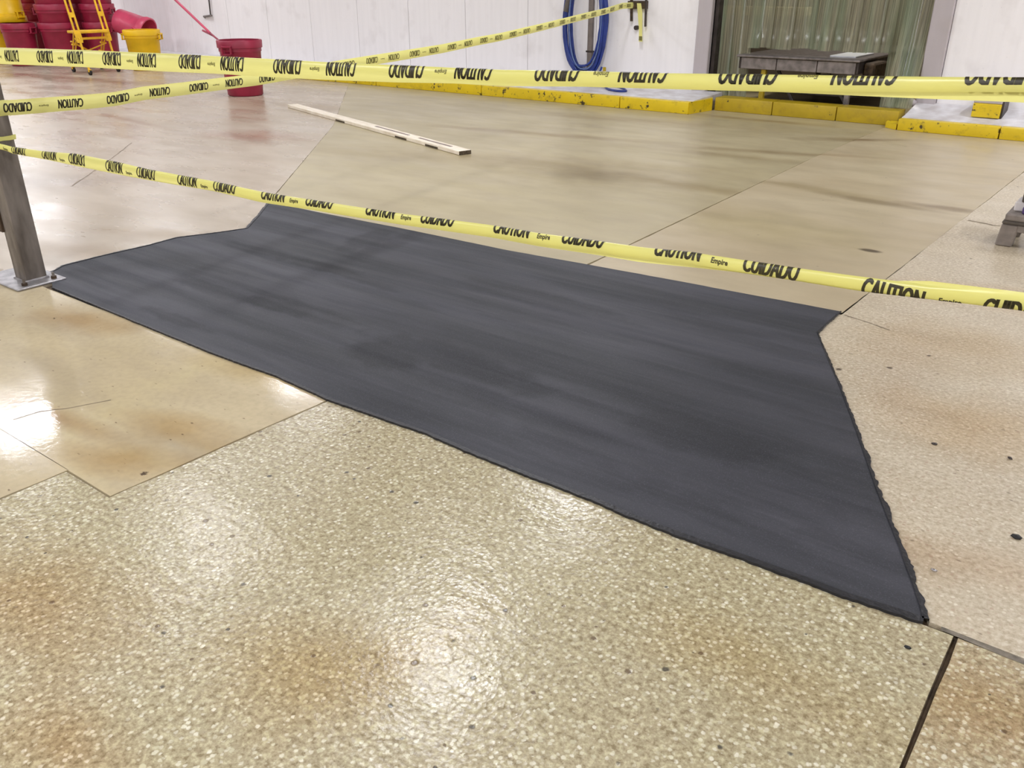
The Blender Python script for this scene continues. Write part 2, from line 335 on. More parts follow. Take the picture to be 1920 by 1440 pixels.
def prism(poly, z0, z1):
    bm = bmesh.new(); lo = [bm.verts.new((x, y, z0)) for x, y in poly]; hi = [bm.verts.new((x, y, z1)) for x, y in poly]
    bm.faces.new(hi); bm.faces.new(lo[::-1])
    for i in range(len(poly)):
        j = (i + 1) % len(poly); bm.faces.new((lo[i], lo[j], hi[j], hi[i]))
    bmesh.ops.recalc_face_normals(bm, faces=bm.faces); return bm
def smoothed(o, ang=40):
    for p in o.data.polygons: p.use_smooth = True
    try: o.data.set_sharp_from_angle(angle=math.radians(ang))
    except Exception: pass
    return o

# ================================================================= THE ROOM
WALLY = 11.3
XL, XR, YB_ = -27.0, 7.0, -8.0
floor = tag(obj('floor', box((XL, YB_, -.12), (XR, 18, -.014)), 'joint'), kind='structure')
PATCH_PX = [(99, 541), (300, 623), (412, 668), (525, 708), (617, 750), (700, 779), (800, 813), (900, 856), (1005, 897), (1112, 937), (1190, 972), (1272, 1003), (1431, 1060), (1520, 1092), (1591, 1120), (1660, 1141), (1731, 1164),
            (1729, 1148), (1712, 1097), (1686, 1026), (1644, 920), (1607, 813), (1575, 728), (1532, 626), (1553, 606), (1576, 586), (1300, 534), (1104, 498), (958, 472), (750, 429), (600, 400), (505, 380),
            (486, 405), (463, 430), (400, 439), (333, 447), (278, 462), (194, 481), (119, 500), (96, 513)]
PATCH = [G(*p).xy for p in PATCH_PX]
JX1, JX2, JX3 = -2.45, -1.10, -.12
def jig(poly, amp=.0025, step=.07):
    out = []
    for i in range(len(poly)):
        a, b = Vector(poly[i]), Vector(poly[(i + 1) % len(poly)]); L = (b - a).length; k = max(1, min(90, int(L / step)))
        d = (b - a) / L; nn = Vector((-d.y, d.x))
        for q in range(k):
            o = 0 if q == 0 else random.gauss(0, amp * .5)
            out.append(tuple(a + d * (L * q / k) + nn * o))
    return out
def slab(poly, m, amp=.0025, step=.07):
    return obj('slab', prism(jig(poly, amp, step), -.02, 0.0), m, floor)
g = .002
# near slabs
slab([(-2.72 + g, YB_), (-.125 - .003, YB_), (-.125 - .003, 2.03 - .005), (JX1 + .032, 2.0), (JX1 + .004, 1.08 - .004), (-2.72 + .004, 1.08 - .004)], 'terrazzo')
slab([(-.125 + .003, YB_), (XR, YB_), (XR, 2.02 - .006), (-.12 + .003, 2.03 - .006)], 'terrazzo_pink')
slab([(XL, YB_), (-2.72 - .003, YB_), (-2.72 - .003, 1.09 - .004), (XL, 1.09 - g)], 'floor_inner')
slab([(XL, 1.09 + .003), (JX1 - .004, 1.08 + .004), (JX1 + .02, 2.0), (-4.75, 2.0), (XL, 2.0)], 'floor_inner')
# far slabs, behind and beside the patch
Pn = [tuple(p) for p in PATCH]
i_nr, i_rc, i_fr, i_fl, i_l1 = 16, 23, 25, 31, 39
slab([(-.19, 2.045), (XR, 2.035), (XR, 18), (-.94 + g, 18), (-.94 + g, 11), (-1.12 + g, 4.225), tuple(PATCH[25]), tuple(PATCH[24]), tuple(PATCH[i_rc]), tuple(PATCH[20])], 'floor_right')
slab([(-2.57 + g, 4.0), (-1.11 - g, 4.2), (-.95 - g, 11), (-.95 - g, 18), (-2.75 + g, 18), (-2.72 + g, 8.4)], 'floor_mid')
slab([(-4.85, 3.43), (-2.57 - g, 3.6), (-2.72 - g, 8.4), (-2.75 - g, 18), (-13.5, 18), (-13.5 + g, 12.6), (-7.92 + g, 6.98)], 'floor_far')
slab([(XL, 2.0), (-4.75, 2.0), (-4.856, 3.424), (-7.926, 6.986), (-13.5 - g, 12.6), (-13.5 - g, 18), (XL, 18)], 'floor_left')
# faint cracks and sealed joints: thin fillers lying in the slabs
def crack(pts, wd, m, name='crack_filler'):
    bm = bmesh.new(); P = []
    for (a, b) in zip(pts, pts[1:]):
        a, b = Vector(a), Vector(b); k = max(2, int((b - a).length / .12))
        for q in range(k): P.append(a.lerp(b, q / k))
    P.append(Vector(pts[-1])); L, R = [], []
    for i, p in enumerate(P):
        d = (P[min(i + 1, len(P) - 1)] - P[max(i - 1, 0)]).normalized(); nn = Vector((-d.y, d.x)); h = wd / 2 * random.uniform(.6, 1.3); o = random.gauss(0, wd * .3)
        L.append(bm.verts.new((*(p + nn * (o + h)), .0012))); R.append(bm.verts.new((*(p + nn * (o - h)), .0012)))
    for i in range(len(P) - 1): bm.faces.new((R[i], R[i + 1], L[i + 1], L[i]))
    return obj(name, bm, m, floor)
crack([G(247, 268).xy, G(190, 312).xy, G(134, 349).xy], .01, 'crack')
crack([G(25, 787).xy, G(75, 772).xy, G(125, 766).xy, G(208, 750).xy], .004, 'crack')
crack([(-.16, 2.032), (.4, 2.026), (2.5, 2.03)], .016, 'joint_grey', 'joint_sealant')
crack([(-1.1, 4.2), (-.95, 4.16), (-.86, 4.12)], .008, 'crack')
crack([G(1815, 413).xy, G(1850, 420).xy, G(1875, 424).xy], .02, 'crack')

# ---- back wall: panels with seams, doorway between
DX0, DX1 = -5.26, -2.57
wall = tag(obj('wall_back', B(B(B(bmesh.new(), (XL, WALLY + .03, 0), (DX0, WALLY + .3, CEIL)), (DX1, WALLY + .03, 0), (XR, WALLY + .3, CEIL)), (DX0, WALLY + .03, 3.0), (DX1, WALLY + .3, CEIL)), 'wall'), kind='structure')
def panel(x0, x1, z0, z1):
    o = obj('wall_panel', box((x0 + .004, WALLY, z0), (x1 - .004, WALLY + .032, z1), .003), 'wall', wall); return o
xs = []; x = -11.96
while x > XL: xs.append(x); x -= 1.235
xs = sorted(xs) + [-10.74, -9.5, -8.27, -7.05, DX0 - .2]
xs = [XL] + xs
for a, b in zip(xs, xs[1:]):
    panel(a, b, .12, 2.9); panel(a, b, 2.9, CEIL)
x = DX1 + .22
while x < XR:
    b = min(x + 1.235, XR); panel(x, b, .12, 2.9); panel(x, b, 2.9, CEIL); x = b
# door casing
fr = tag(obj('door_1', B(B(bmesh.new(), (DX0 - .2, WALLY - .05, .12), (DX0, WALLY + .34, 3.1), .01), (DX1, WALLY - .05, .12), (DX1 + .22, WALLY + .34, 3.1), .01), 'jamb'), kind='structure')
obj('lintel', box((DX0 - .2, WALLY - .05, 3.0), (DX1 + .22, WALLY + .34, 3.2), .01), 'jamb', fr)
obj('jamb_stop', box((DX0, WALLY + .06, .12), (DX0 + .05, WALLY + .2, 3.0)), 'table_dark', fr)
# other walls, ceiling
tag(obj('wall_left', box((XL - .2, YB_, 0), (XL, 18, CEIL)), 'wall'), kind='structure')
tag(obj('wall_right', box((XR, YB_, 0), (XR + .2, WALLY + .3, CEIL)), 'wall'), kind='structure')
tag(obj('wall_front', box((XL, YB_ - .2, 0), (XR, YB_, CEIL)), 'wall'), kind='structure')
tag(obj('ceiling', box((XL, YB_, CEIL), (XR, 18, CEIL + .15)), 'ceiling'), kind='structure')
# room beyond the strip door
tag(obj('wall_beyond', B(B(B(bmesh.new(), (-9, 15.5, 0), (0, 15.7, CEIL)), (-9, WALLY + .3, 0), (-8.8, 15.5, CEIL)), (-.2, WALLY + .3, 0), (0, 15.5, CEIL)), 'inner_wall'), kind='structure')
bb = WY(1470, 22, 13.2)
tag(obj('shelf_board', box((WY(1352, 20, 13.2).x, 13.2, bb.z - .06), (bb.x + .3, 13.5, bb.z + .06), .005), 'beige'), 'beige board seen dimly behind the left of the strip curtain', 'shelf')

# ---- ceiling lamps (outside the frame, they light the hall)
k = 0
for (lx, ly, pw) in LAMPS:
    t = thing('ceiling_lamp', 'white ceiling lamp with a long lit diffuser above the hall', 'lamp', (lx, ly, CEIL), 0, 'ceiling lamps of the hall')
    obj('housing', box((-.24, -.62, -.1), (.24, .62, 0), .01), 'jamb', t)
    obj('diffuser', box((-.18, -.55, -.125), (.18, .55, -.1), .005), 'tube', t)
    la = bpy.data.lights.new('lamp_light', 'AREA'); la.shape = 'RECTANGLE'; la.size = .36; la.size_y = 1.1; la.energy = pw * 1.0; la.color = (.955, .965, 1.03)
    lo = bpy.data.objects.new('lamp_light', la); COL.objects.link(lo); lo.location = (0, 0, -.14); lo.parent = t
t = thing('ceiling_lamp', 'white ceiling lamp in the room behind the strip curtain', 'lamp', (-3.6, 13.4, CEIL))
obj('housing', box((-.34, -.65, -.1), (.34, .65, 0), .01), 'jamb', t)
la = bpy.data.lights.new('lamp_light', 'AREA'); la.size = .8; la.energy = 110; la.color = (1, .95, .86)
lo = bpy.data.objects.new('lamp_light', la); COL.objects.link(lo); lo.location = (0, 0, -.14); lo.parent = t

# ================================================================= CURBS
def curb_seg(name, parent, x0, x1, y0, y1, z, m='yellow', bev=.012):
    bm = box((x0, y0, 0), (x1, y1, z), bev, 2); return smoothed(obj(name, bm, m, parent))
c1 = thing('curb', 'long low yellow-faced curb with white top under the blue hose', 'curb')
segs = [-26.9, -24, -20.5, -17, -13.6, -10.6, -8.4, -6.03, -5.02]
for a, b in zip(segs, segs[1:]): curb_seg('yellow_facing', c1, a + .006, b - .006, 10.32, 10.44, .145)
bm = bmesh.new(); q = [(10.43, 0), (10.43, .15), (10.5, .158), (WALLY - .002, .185), (WALLY - .002, 0)]
for xa, xb in ((-26.9, -5.02),):
    A_ = [bm.verts.new((xa, y, z)) for y, z in q]; B_ = [bm.verts.new((xb, y, z)) for y, z in q]
    bm.faces.new(A_); bm.faces.new(B_[::-1])
    for i in range(5): bm.faces.new((A_[i], B_[i], B_[(i + 1) % 5], A_[(i + 1) % 5]))
bmesh.ops.recalc_face_normals(bm, faces=bm.faces)
obj('white_plinth', bm, 'plinth', c1)
obj('end_facing', prism([(-5.02, 10.33), (-4.95, 10.86), (-5.02, 11.0), (-5.3, 11.0), (-5.14, 10.45)], 0.001, .148), 'yellow', c1)
c2 = thing('curb', 'duller yellow curb across the foot of the strip-curtain doorway', 'curb')
for a, b in ((-4.93, -4.15), (-4.15, -3.35), (-3.35, -2.63)): curb_seg('yellow_facing', c2, a + .004, b - .004, 10.88, 11.16, .165, 'yellow_dull' if b > -4.2 else 'yellow')
c3 = thing('curb', 'yellow curb with sloping white top right of the doorway', 'curb')
for a, b in ((-2.56, -1.52), (-1.52, -.6), (-.6, 1.0), (1.0, 3.0), (3.0, 6.9)): curb_seg('yellow_facing', c3, a + .005, b - .005, 10.58, 10.7, .125)
bm = bmesh.new(); q = [(10.69, 0), (10.69, .13), (10.8, .14), (WALLY - .002, .24), (WALLY - .002, 0)]
A_ = [bm.verts.new((-2.55, y, z)) for y, z in q]; B_ = [bm.verts.new((6.9, y, z)) for y, z in q]
bm.faces.new(A_); bm.faces.new(B_[::-1])
for i in range(5): bm.faces.new((A_[i], B_[i], B_[(i + 1) % 5], A_[(i + 1) % 5]))
bmesh.ops.recalc_face_normals(bm, faces=bm.faces); obj('white_plinth', bm, 'plinth', c3)
obj('end_ramp', prism([(-2.57, 10.6), (-2.57, 10.87), (-2.74, 10.87), (-2.72, 10.72)], .001, .06), 'yellow', c3)
# yellow box on the right curb
bx0, bx1 = WY(1824, 200, 10.9).x, WY(1878, 200, 10.9).x
yb = thing('wall_box', 'small yellow-fronted box with grey top on the right curb', 'box', ((bx0 + bx1) / 2, 11.02, .17))
hw = (bx1 - bx0) / 2
obj('body', box((-hw, -.13, .0), (hw, .1, .145), .008, 2), 'yellow', yb); obj('cap', box((-hw, -.12, .146), (hw, .24, .19), .006), 'jamb', yb)
obj('side_bracket', box((hw + .001, -.1, .0), (hw + .02, .2, .17)), 'table_dark', yb)

# ================================================================= THE PATCH
pt = obj('floor_patch', prism(jig([tuple(p) for p in PATCH], .002, .06), -.008, .006), 'patch')
tag(pt, 'large dark grey trowelled repair patch set into the beige concrete floor', 'floor patch')
def edge_band(idx, w0, w1, name='edge_band', z=.009, off=0.0, rag=.35):
    pts = []
    ids = list(idx)
    for i, j in zip(ids, ids[1:]):
        a, b = PATCH[i], PATCH[j]; k = max(2, int((b - a).length / .012))
        for q in range(k): pts.append(a.lerp(b, q / k))
    pts.append(PATCH[ids[-1]]); bm = bmesh.new(); L, R, L2, R2 = [], [], [], []
    K = len(pts)
    for i, p in enumerate(pts):
        d = (pts[min(i + 3, K - 1)] - pts[max(i - 3, 0)]).normalized(); nn = Vector((d.y, -d.x)); wd = w0 + (w1 - w0) * i / K
        o = wd * (1 + rag * (.6 * math.sin(i * .37 + 1) * math.sin(i * .111) + .5 * math.sin(i * .9 + math.sin(i * .23) * 3) * math.sin(i * .05 + 2) + random.uniform(-.6, .6)))
        a = p + nn * (o + off); b = p - nn * (wd * .4 - off)
        L.append(bm.verts.new((*a, z))); R.append(bm.verts.new((*b, z))); L2.append(bm.verts.new((*a, .0)))
    for i in range(K - 1):
        bm.faces.new((L[i], L[i + 1], R[i + 1], R[i])); bm.faces.new((L2[i], L2[i + 1], L[i + 1], L[i]))
    return obj(name, bm, 'patch_edge', pt)
edge_band(range(0, 17), .005, .017, rag=.2)
edge_band([16, 17, 18, 19, 20, 21, 22, 23], .011, .003, rag=.6)
edge_band([23, 24, 25], .006, .004)
edge_band([31, 32, 33], .012, .012); edge_band(list(range(33, 40)), .006, .01, rag=.6)

# ================================================================= THE POST
PX, PY = -4.90, 2.02
post = thing('steel_post', 'square galvanized steel post bolted down at the left end of the dark patch', 'post', (PX, PY, 0))
obj('upright', B(bmesh.new(), (-.06, -.06, .014), (.06, .06, 1.32), .012, 3), 'steel', post)
obj('base_plate', box((-.27, -.15, .001), (.15, .12, .014), .004), 'plate', post)
bm = bmesh.new(); tube(bm, [(-.06, -.062, .016), (.062, -.062, .016), (.062, .062, .016), (-.062, .062, .016)], .008, 8, True); obj('weld_bead', bm, 'plate', post)
for bx_, by_ in ((-.2, -.1), (-.2, .07), (.11, .07), (.11, -.09)):
    bm = bmesh.new(); bmesh.ops.create_cone(bm, cap_ends=True, segments=6, radius1=.016, radius2=.016, depth=.014); bmesh.ops.translate(bm, verts=bm.verts, vec=(bx_, by_, .021))
    b_ = obj('bolt', bm, 'rust', post)
    bm = bmesh.new(); bmesh.ops.create_cone(bm, cap_ends=True, segments=12, radius1=.008, radius2=.007, depth=.03); bmesh.ops.translate(bm, verts=bm.verts, vec=(bx_, by_, .035)); obj('stud', bm, 'steel', b_)
obj('bracket_plate', box((-.085, -.075, .28), (-.04, -.055, .62), .003), 'rust', post)
bm = box((-.066, -.066, 1.32), (.066, .066, 1.335), .004); obj('cap', bm, 'plate', post)

# ================================================================= CAUTION TAPES
W = .076
def interp(keys, x):
    if x <= keys[0][0]: a, b = keys[0], keys[1]
    elif x >= keys[-1][0]: a, b = keys[-2], keys[-1]
    else:
        for a, b in zip(keys, keys[1:]):
            if a[0] <= x <= b[0]: break
    f = (x - a[0]) / (b[0] - a[0])
    if x < keys[0][0]: f = 0
    if x > keys[-1][0]: f = 1
    return tuple(a[i] + (b[i] - a[i]) * f for i in range(1, len(a)))
class Tape:
    """a ribbon hung in the vertical plane through A and B; part of its width may be folded back behind"""
    def __init__(s, A, Bp, path, fold, r=.0035):
        s.A, s.dir = Vector(A), (Vector(Bp) - Vector(A)).normalized(); s.n = Vector((s.dir.y, -s.dir.x))   # n: towards the viewer
        s.path, s.fold, s.r = path, fold, r
    def at(s, u, t, off=0.0):
        zc, = interp(s.path, u); ta, tb = interp(s.fold, u); r = s.r; mid = (ta + tb) / 2
        if t > tb:
            a = (t - tb) / r
            if a < PI: y, z = -r + (r + off) * math.cos(a), tb - mid + (r + off) * math.sin(a)
            else: y, z = -2 * r - off, tb - mid - (t - tb - PI * r)
        elif t < ta:
            a = (ta - t) / r
            if a < PI: y, z = -r + (r + off) * math.cos(a), ta - mid - (r + off) * math.sin(a)
            else: y, z = -2 * r - off, ta - mid + (ta - t - PI * r)
        else: y, z = off, t - mid
        hw = max(.004, (tb - ta) / 2); y -= .25 * hw * (min(1.3, abs(z) / hw)) ** 2 * 1.0
        y += .004 * math.sin(u * 3.1 + 1)
        p = s.A + s.dir * u + s.n * y
        return Vector((p.x, p.y, zc + z))
    def build(s, u0, u1, label, words, name='caution_tape', step=.03, group=None):
        bm = bmesh.new(); K = int((u1 - u0) / step) + 1; T = [-.5 + i / 26 for i in range(27)]; rows = []
        for i in range(K + 1):
            u = u0 + (u1 - u0) * i / K; rows.append([bm.verts.new(s.at(u, t * W)) for t in T])
        for a, b in zip(rows, rows[1:]):
            for j in range(26): bm.faces.new((a[j], b[j], b[j + 1], a[j + 1]))
        o = obj(name, bm, 'tape', None, True); tag(o, label, 'caution tape', group)
        for wd_ in words: s.word(o, *wd_)
        return o
    def word(s, parent, text, ua, ub, flip, hh, mt, sh=0.0):
        cu = bpy.data.curves.new('txt', 'FONT'); cu.body = text; cu.size = 1; cu.offset = .006 if hh > .4 else .03; cu.resolution_u = 3; cu.shear = .25 if hh > .4 else .1
        to = bpy.data.objects.new('txt', cu); COL.objects.link(to)
        dg = bpy.context.evaluated_depsgraph_get(); me = to.evaluated_get(dg).to_mesh(); bm = bmesh.new(); bm.from_mesh(me)
        to.evaluated_get(dg).to_mesh_clear(); bpy.data.objects.remove(to)
        xs = [v.co.x for v in bm.verts]; ys = [v.co.y for v in bm.verts]; x0, x1, y0, y1 = min(xs), max(xs), min(ys), max(ys)
        for v in bm.verts:
            v.co.x = .03 + .94 * (v.co.x - x0) / (x1 - x0); v.co.y = ((v.co.y - y0) / (y1 - y0) - .5) * hh
        if hh > .4:
            g0 = bm.verts[:] + bm.edges[:] + bm.faces[:]
            for dx in (-.013, -.006, .006, .013):
                d_ = bmesh.ops.duplicate(bm, geom=g0)['geom']
                bmesh.ops.translate(bm, verts=[v for v in d_ if isinstance(v, bmesh.types.BMVert)], vec=(dx, 0, 0))
        for q in range(1, 14):
            c = -.5 * hh + hh * q / 14
            bmesh.ops.bisect_plane(bm, geom=bm.verts[:] + bm.edges[:] + bm.faces[:], plane_co=(0, c, 0), plane_no=(0, 1, 0))
        for v in bm.verts:
            a, b = v.co.x, v.co.y
            if flip: a, b = 1 - a, -b
            v.co = s.at(ua + (ub - ua) * a, (b + sh) * W, .0006)
        return obj('printed_word', bm, mt, parent)
TY = 1.95
A1, B1 = (PX + .065, TY), (1.2, TY)
def zpath(keys, A, Bp):
    out = []
    for x, a, b in keys:
        p, q = WV(x, a, A, Bp), WV(x, b, A, Bp); u = (Vector(((p.x + q.x) / 2, (p.y + q.y) / 2)) - Vector(A)).dot((Vector(Bp) - Vector(A)).normalized())
        out.append((u, (p.z + q.z) / 2, min(W, p.z - q.z)))
    return out
K1 = [(0, 91, 120), (150, 96, 126), (240, 100, 131), (320, 103, 135), (400, 107.5, 138), (490, 112, 144), (609, 119, 150), (740, 125, 155), (848, 130, 157), (936, 134, 162), (1086, 136, 163), (1242, 140.5, 167), (1454, 143, 171), (1696, 147, 173), (1915, 149, 173)]
z1 = zpath(K1, A1, B1)
tape1 = Tape(A1, B1, [(0, z1[0][1])] + [(u, z) for u, z, h in z1], [(u, -.5 * W, min(.5 * W, -.5 * W + h)) for u, z, h in z1])
def u1(x): return x - A1[0]
wd = []
for c in (-4.69, -4.13, -3.585, -3.04, -2.487, -1.95, -1.409, -.882, -.365, .165):
    wd += [('CUIDADO', u1(c), u1(c + .145), True, .66, 'ink'), ('Empire', u1(c + .185), u1(c + .233), True, .2, 'ink_faint', -.06), ('CAUTION', u1(c + .258), u1(c + .398), True, .66, 'ink')]
wd = [q for q in wd if q[2] < u1(.95)]
tape1.build(-.002, u1(1.0), 'topmost wide caution tape crossing the whole picture, its lettering upside down', wd)
K3 = [(8, 273, 281), (22, 277, 287), (83, 286, 298), (139, 291, 311), (222, 308, 328), (278, 321, 338), (397, 342, 357), (500, 364, 381), (625, 384, 400), (750, 404, 421), (917, 426, 444), (1000, 440, 458), (1125, 456.5, 475), (1200, 467, 485), (1292, 476, 496), (1500, 507, 526), (1612, 522, 544), (1736, 538, 559), (1912, 553, 581)]
z3 = zpath(K3, A1, B1)
f3 = []
for (x, a, b), (u, z, h) in zip(K3, z3):
    fr_ = 0 if x > 420 else .3
    if x > 1350: fr_ = min(1, (x - 1350) / 420)
    ta = -.5 * W + (W - h) * fr_; f3.append((u, ta, ta + h))
tape3 = Tape(A1, B1, [(0, z3[0][1])] + [(u, z) for u, z, h in z3], f3)
wd = []
for c in (-4.84, -4.29, -3.73, -3.18, -2.64, -2.095, -1.555, -1.015, -.485, .045):
    wd += [('CAUTION', u1(c), u1(c + .14), False, .66, 'ink'), ('Empire', u1(c + .162), u1(c + .21), False, .24, 'ink', -.2 if c < -.8 else .06), ('CUIDADO', u1(c + .246), u1(c + .39), False, .66, 'ink')]
wd = [q for q in wd if q[1] > .01 and q[2] < u1(.95)]
tape3.build(-.002, u1(1.0), 'lowest caution tape, folded and readable, stretched from the steel post over the dark patch', wd)
A2, B2 = (PX + .069, PY + .06), (-6.42, WALLY - .06)
K2 = [(0, 190, 217), (38, 188, 214), (100, 184, 208), (160, 180, 203), (217, 177, 195), (273, 165, 185), (348, 156, 177), (415, 147.5, 168), (482, 140, 159), (669, 112, 124), (744, 100, 112), (832, 86, 96), (894, 73, 83), (940, 65, 74), (1013, 47.5, 56), (1065, 35, 43), (1107, 24.5, 32), (1138, 17, 24), (1168, 8, 14)]
z2 = zpath(K2, A2, B2)
L2_ = (Vector(B2) - Vector(A2)).length
tape2 = Tape(A2, B2, [(0, z2[0][1])] + [(u, z) for u, z, h in z2], [(u, -.5 * W, .5 * W) for u, z, h in z2])
wd = []; c = -.03
for i in range(15):
    wd += [('CUIDADO', c, c + .165, True, .6, 'ink' if i < 4 else 'ink_faint'), ('Empire', c + .2, c + .26, True, .16, 'ink_faint'), ('CAUTION', c + .31, c + .475, True, .6, 'ink' if i < 4 else 'ink_faint')]; c += .625
wd = [q for q in wd if q[2] < L2_ - .1]
tape2.build(-.13, L2_, 'caution tape running from the left post diagonally back to the wall bracket', wd)
for z_, nm in ((.765, 'lower'), (1.19, 'top'), (.92, 'middle')):
    pass
def wrap(zc, tilt, label):
    bm = bmesh.new(); prof = [(-.066, -.066), (.066, -.066), (.066, .066), (-.066, .066)]; pts = []
    for i in range(4):
        a, b = Vector(prof[i]), Vector(prof[(i + 1) % 4])
        for q in range(4): pts.append(a.lerp(b, q / 4))
    lo = [bm.verts.new((p.x, p.y, zc - .01 + tilt * p.x + random.uniform(-.003, .003))) for p in pts]; hi = [bm.verts.new((p.x * 1.03, p.y * 1.03, zc + .012 + tilt * p.x + random.uniform(-.003, .003))) for p in pts]
    for i in range(len(pts)):
        j = (i + 1) % len(pts); bm.faces.new((lo[i], lo[j], hi[j], hi[i]))
    o = obj('tape_wrap', bm, 'tape', post); o['label'] = label; return o
wrap(.77, .1, 'yellow tape wrapped round the post'); wrap(1.19, .05, 'yellow tape wrapped round the post')

# ================================================================= BINS
def bin_parts(root, m, lug='handle_lug', hd=.8, rb=.265, rtp=.315, n=40):
    pr = [(0, .0), (rb - .02, 0), (rb, .015), (rb + (rtp - rb) * .25, hd * .26), (rb + (rtp - rb) * .28, hd * .275), (rtp - .012, hd - .17), (rtp, hd - .16), (rtp, hd - .02), (rtp - .012, hd - .01), (rtp - .016, hd - .1), (rb - .012, .025), (0, .022)]
    body = smoothed(obj('body', lathe(bmesh.new(), pr, n), m, root), 50)
    R = rtp + .018
    rim = smoothed(obj('rim', lathe(bmesh.new(), [(rtp - .002, hd - .115), (R, hd - .11), (R + .004, hd - .012), (R - .006, hd), (rtp - .014, hd - .002), (rtp - .012, hd - .02), (rtp - .001, hd - .02)], n), m, root), 50)
    for a in (0, PI):
        bm = bmesh.new(); c, s = math.cos(a), math.sin(a)
        mt = Matrix.Rotation(a, 4, 'Z')
        B(bm, (R - .005, -.085, hd - .105), (R + .035, .085, hd - .075), .008, 1, mt); B(bm, (R - .005, -.085, hd - .2), (R + .03, -.06, hd - .07), .006, 1, mt); B(bm, (R - .005, .06, hd - .2), (R + .03, .085, hd - .07), .006, 1, mt)
        B(bm, (rtp - .03, -.085, hd - .2), (R + .03, .085, hd - .18), .006, 1, mt)
        obj('handle', bm, m, root)
    return body
BASES = {}
def new_bin(m, label, loc, rz=0.0, group=None, rot=None, seed=None, name='waste_bin', sc=1.0, zs=1.0):
    r = thing(name, label, 'bin', loc, rz, group)
    if m in BASES:
        for ch in BASES[m].children:
            c = ch.copy(); COL.objects.link(c); c.parent = r
    else:
        bin_parts(r, m); BASES[m] = r
    if rot: r.rotation_euler = rot
    r.scale = (sc, sc, sc * zs)
    return r
def gp(x, y, z=0.0):
    p = G(x, y); return (p.x, p.y, z)
new_bin('bin_red', 'lone dark red round bin standing by the white wall with a tool sticking out', gp(461, 178), 1.9, sc=.96)
new_bin('bin_yellow', 'yellow bin standing right of the yellow ladder, in front of the pink tipped bin', gp(277, 131), .7, zs=.9)
new_bin('bin_pink', 'faded pinkish red bin tipped on its side behind the upright yellow bin', (-18.15, 10.62, .62), rot=(0, 0, 0))
BASES['bin_pink'].rotation_euler = Matrix(((0, 0, 0), (0, 0, 0), (0, 0, 0))).to_euler()
ax = (rt * .86 - fwd * .25 + Vector((0, 0, -.42))).normalized()
BASES['bin_pink'].rotation_euler = ax.to_track_quat('Z', 'Y').to_euler(); BASES['bin_pink'].location = tuple(WY(222, 38, 10.12)); BASES['bin_pink'].scale = (.86, .86, .86)
new_bin('bin_red', 'red bin at the far left, under the upturned yellow bin', gp(50, 122.6), .4)
new_bin('bin_yellow', 'yellow bin standing at the left edge, half hidden by a red bin', gp(10, 117), .2)
p = gp(36, 121.5); new_bin('bin_yellow', 'upturned yellow bin lying rim down on top of the leftmost bins', (p[0], p[1], .80 + .81), rot=(PI, 0, .3))
def stack(x, y, levels, rz, where, glint=False):
    p = gp(x, y)
    for i in range(levels):
        lv = ['bottom', 'second', 'third', 'top'][i]
        new_bin('bin_red', lv + ' red bin of the nested stack ' + where, (p[0], p[1], .34 * i), rz + (0 if glint else i * .15))
stack(86, 114, 3, -.45, 'behind the far left red bin', True)
stack(120.4, 121.63, 4, .6, 'just left of the yellow ladder')
stack(201, 118.8, 4, .3, 'behind the yellow ladder')
stack(156.4, 115.67, 4, 1.2, 'in the gap behind the yellow ladder, farthest back')
# ================================================================= LADDER
lad = thing('rolling_ladder', 'yellow steel rolling ladder with slotted rails in front of the red bins', 'ladder')
yl, yr = 8.46, 9.12
for y_ in (yl, yr):
    x0 = -16.02 if y_ == yl else -16.22
    bm = bmesh.new()
    def rp(z, dx=0): return Vector((x0 - .25 * z + dx, y_, z))
    beam(bm, rp(.08), rp(.62), .034, .03, .003, (0, 1, 0))
    for dy in (-.042, .042): beam(bm, rp(.56) + Vector((0, dy, 0)), rp(1.95) + Vector((0, dy, 0)), .026, .03, .003, (0, 1, 0))
    for z_ in (.58, .64, .7, 1.0, 1.3, 1.6, 1.9): beam(bm, rp(z_ - .04), rp(z_ + .04), .024, .1, 0, (0, 1, 0))
    # narrow lower stretch under the step
    obj('rail', bm, 'ladder', lad)
    bm = bmesh.new(); xb = x0 - .25 * .72 - .04
    for dy in (-.03, .03): beam(bm, (xb - .06, y_ + .02 + dy, .72), (x0 - .82, y_ + .13 + dy * .6, .08), .02, .022, .003)
    for z_ in (.35, .5): beam(bm, (xb - .1 - .06 - (0.72 - z_) * .7, y_ + .04, z_), (xb - .1 + .05 - (.72 - z_) * .7, y_ + .04, z_), .02, .03)
    obj('rear_leg', bm, 'ladder', lad)
    for cx, cy in ((x0, y_), (x0 - .83, y_ + .13)):
        bm = bmesh.new(); tube(bm, [(cx, cy - .018, .045), (cx, cy + .018, .045)], .045, 16); c_ = obj('caster', bm, 'black', lad)
        obj('fork', box((cx - .02, cy - .026, .05), (cx + .02, cy + .026, .1), .004), 'ladder', c_)
xs_ = -16.12 - .18
bm = bmesh.new(); B(bm, (xs_ - .3, yl + .02, .69), (xs_ + .06, yr - .02, .735), .008); obj('step', bm, 'ladder', lad)
bm = bmesh.new(); B(bm, (xs_ - .05, yl + .02, 1.3), (xs_ - .02 + .02, yr - .02, 1.33)); 
bm.free()
bm = bmesh.new(); beam(bm, (xs_ - .02, yl, .6), (xs_ - .08, yr, .6), .04, .04, .004); beam(bm, (xs_ - .28, yl + .05, .55), (xs_ - .5, yr + .05, .22), .035, .02); beam(bm, (xs_ - .45, yl + .1, .27), (xs_ - .2, yr + .02, .5), .035, .02)
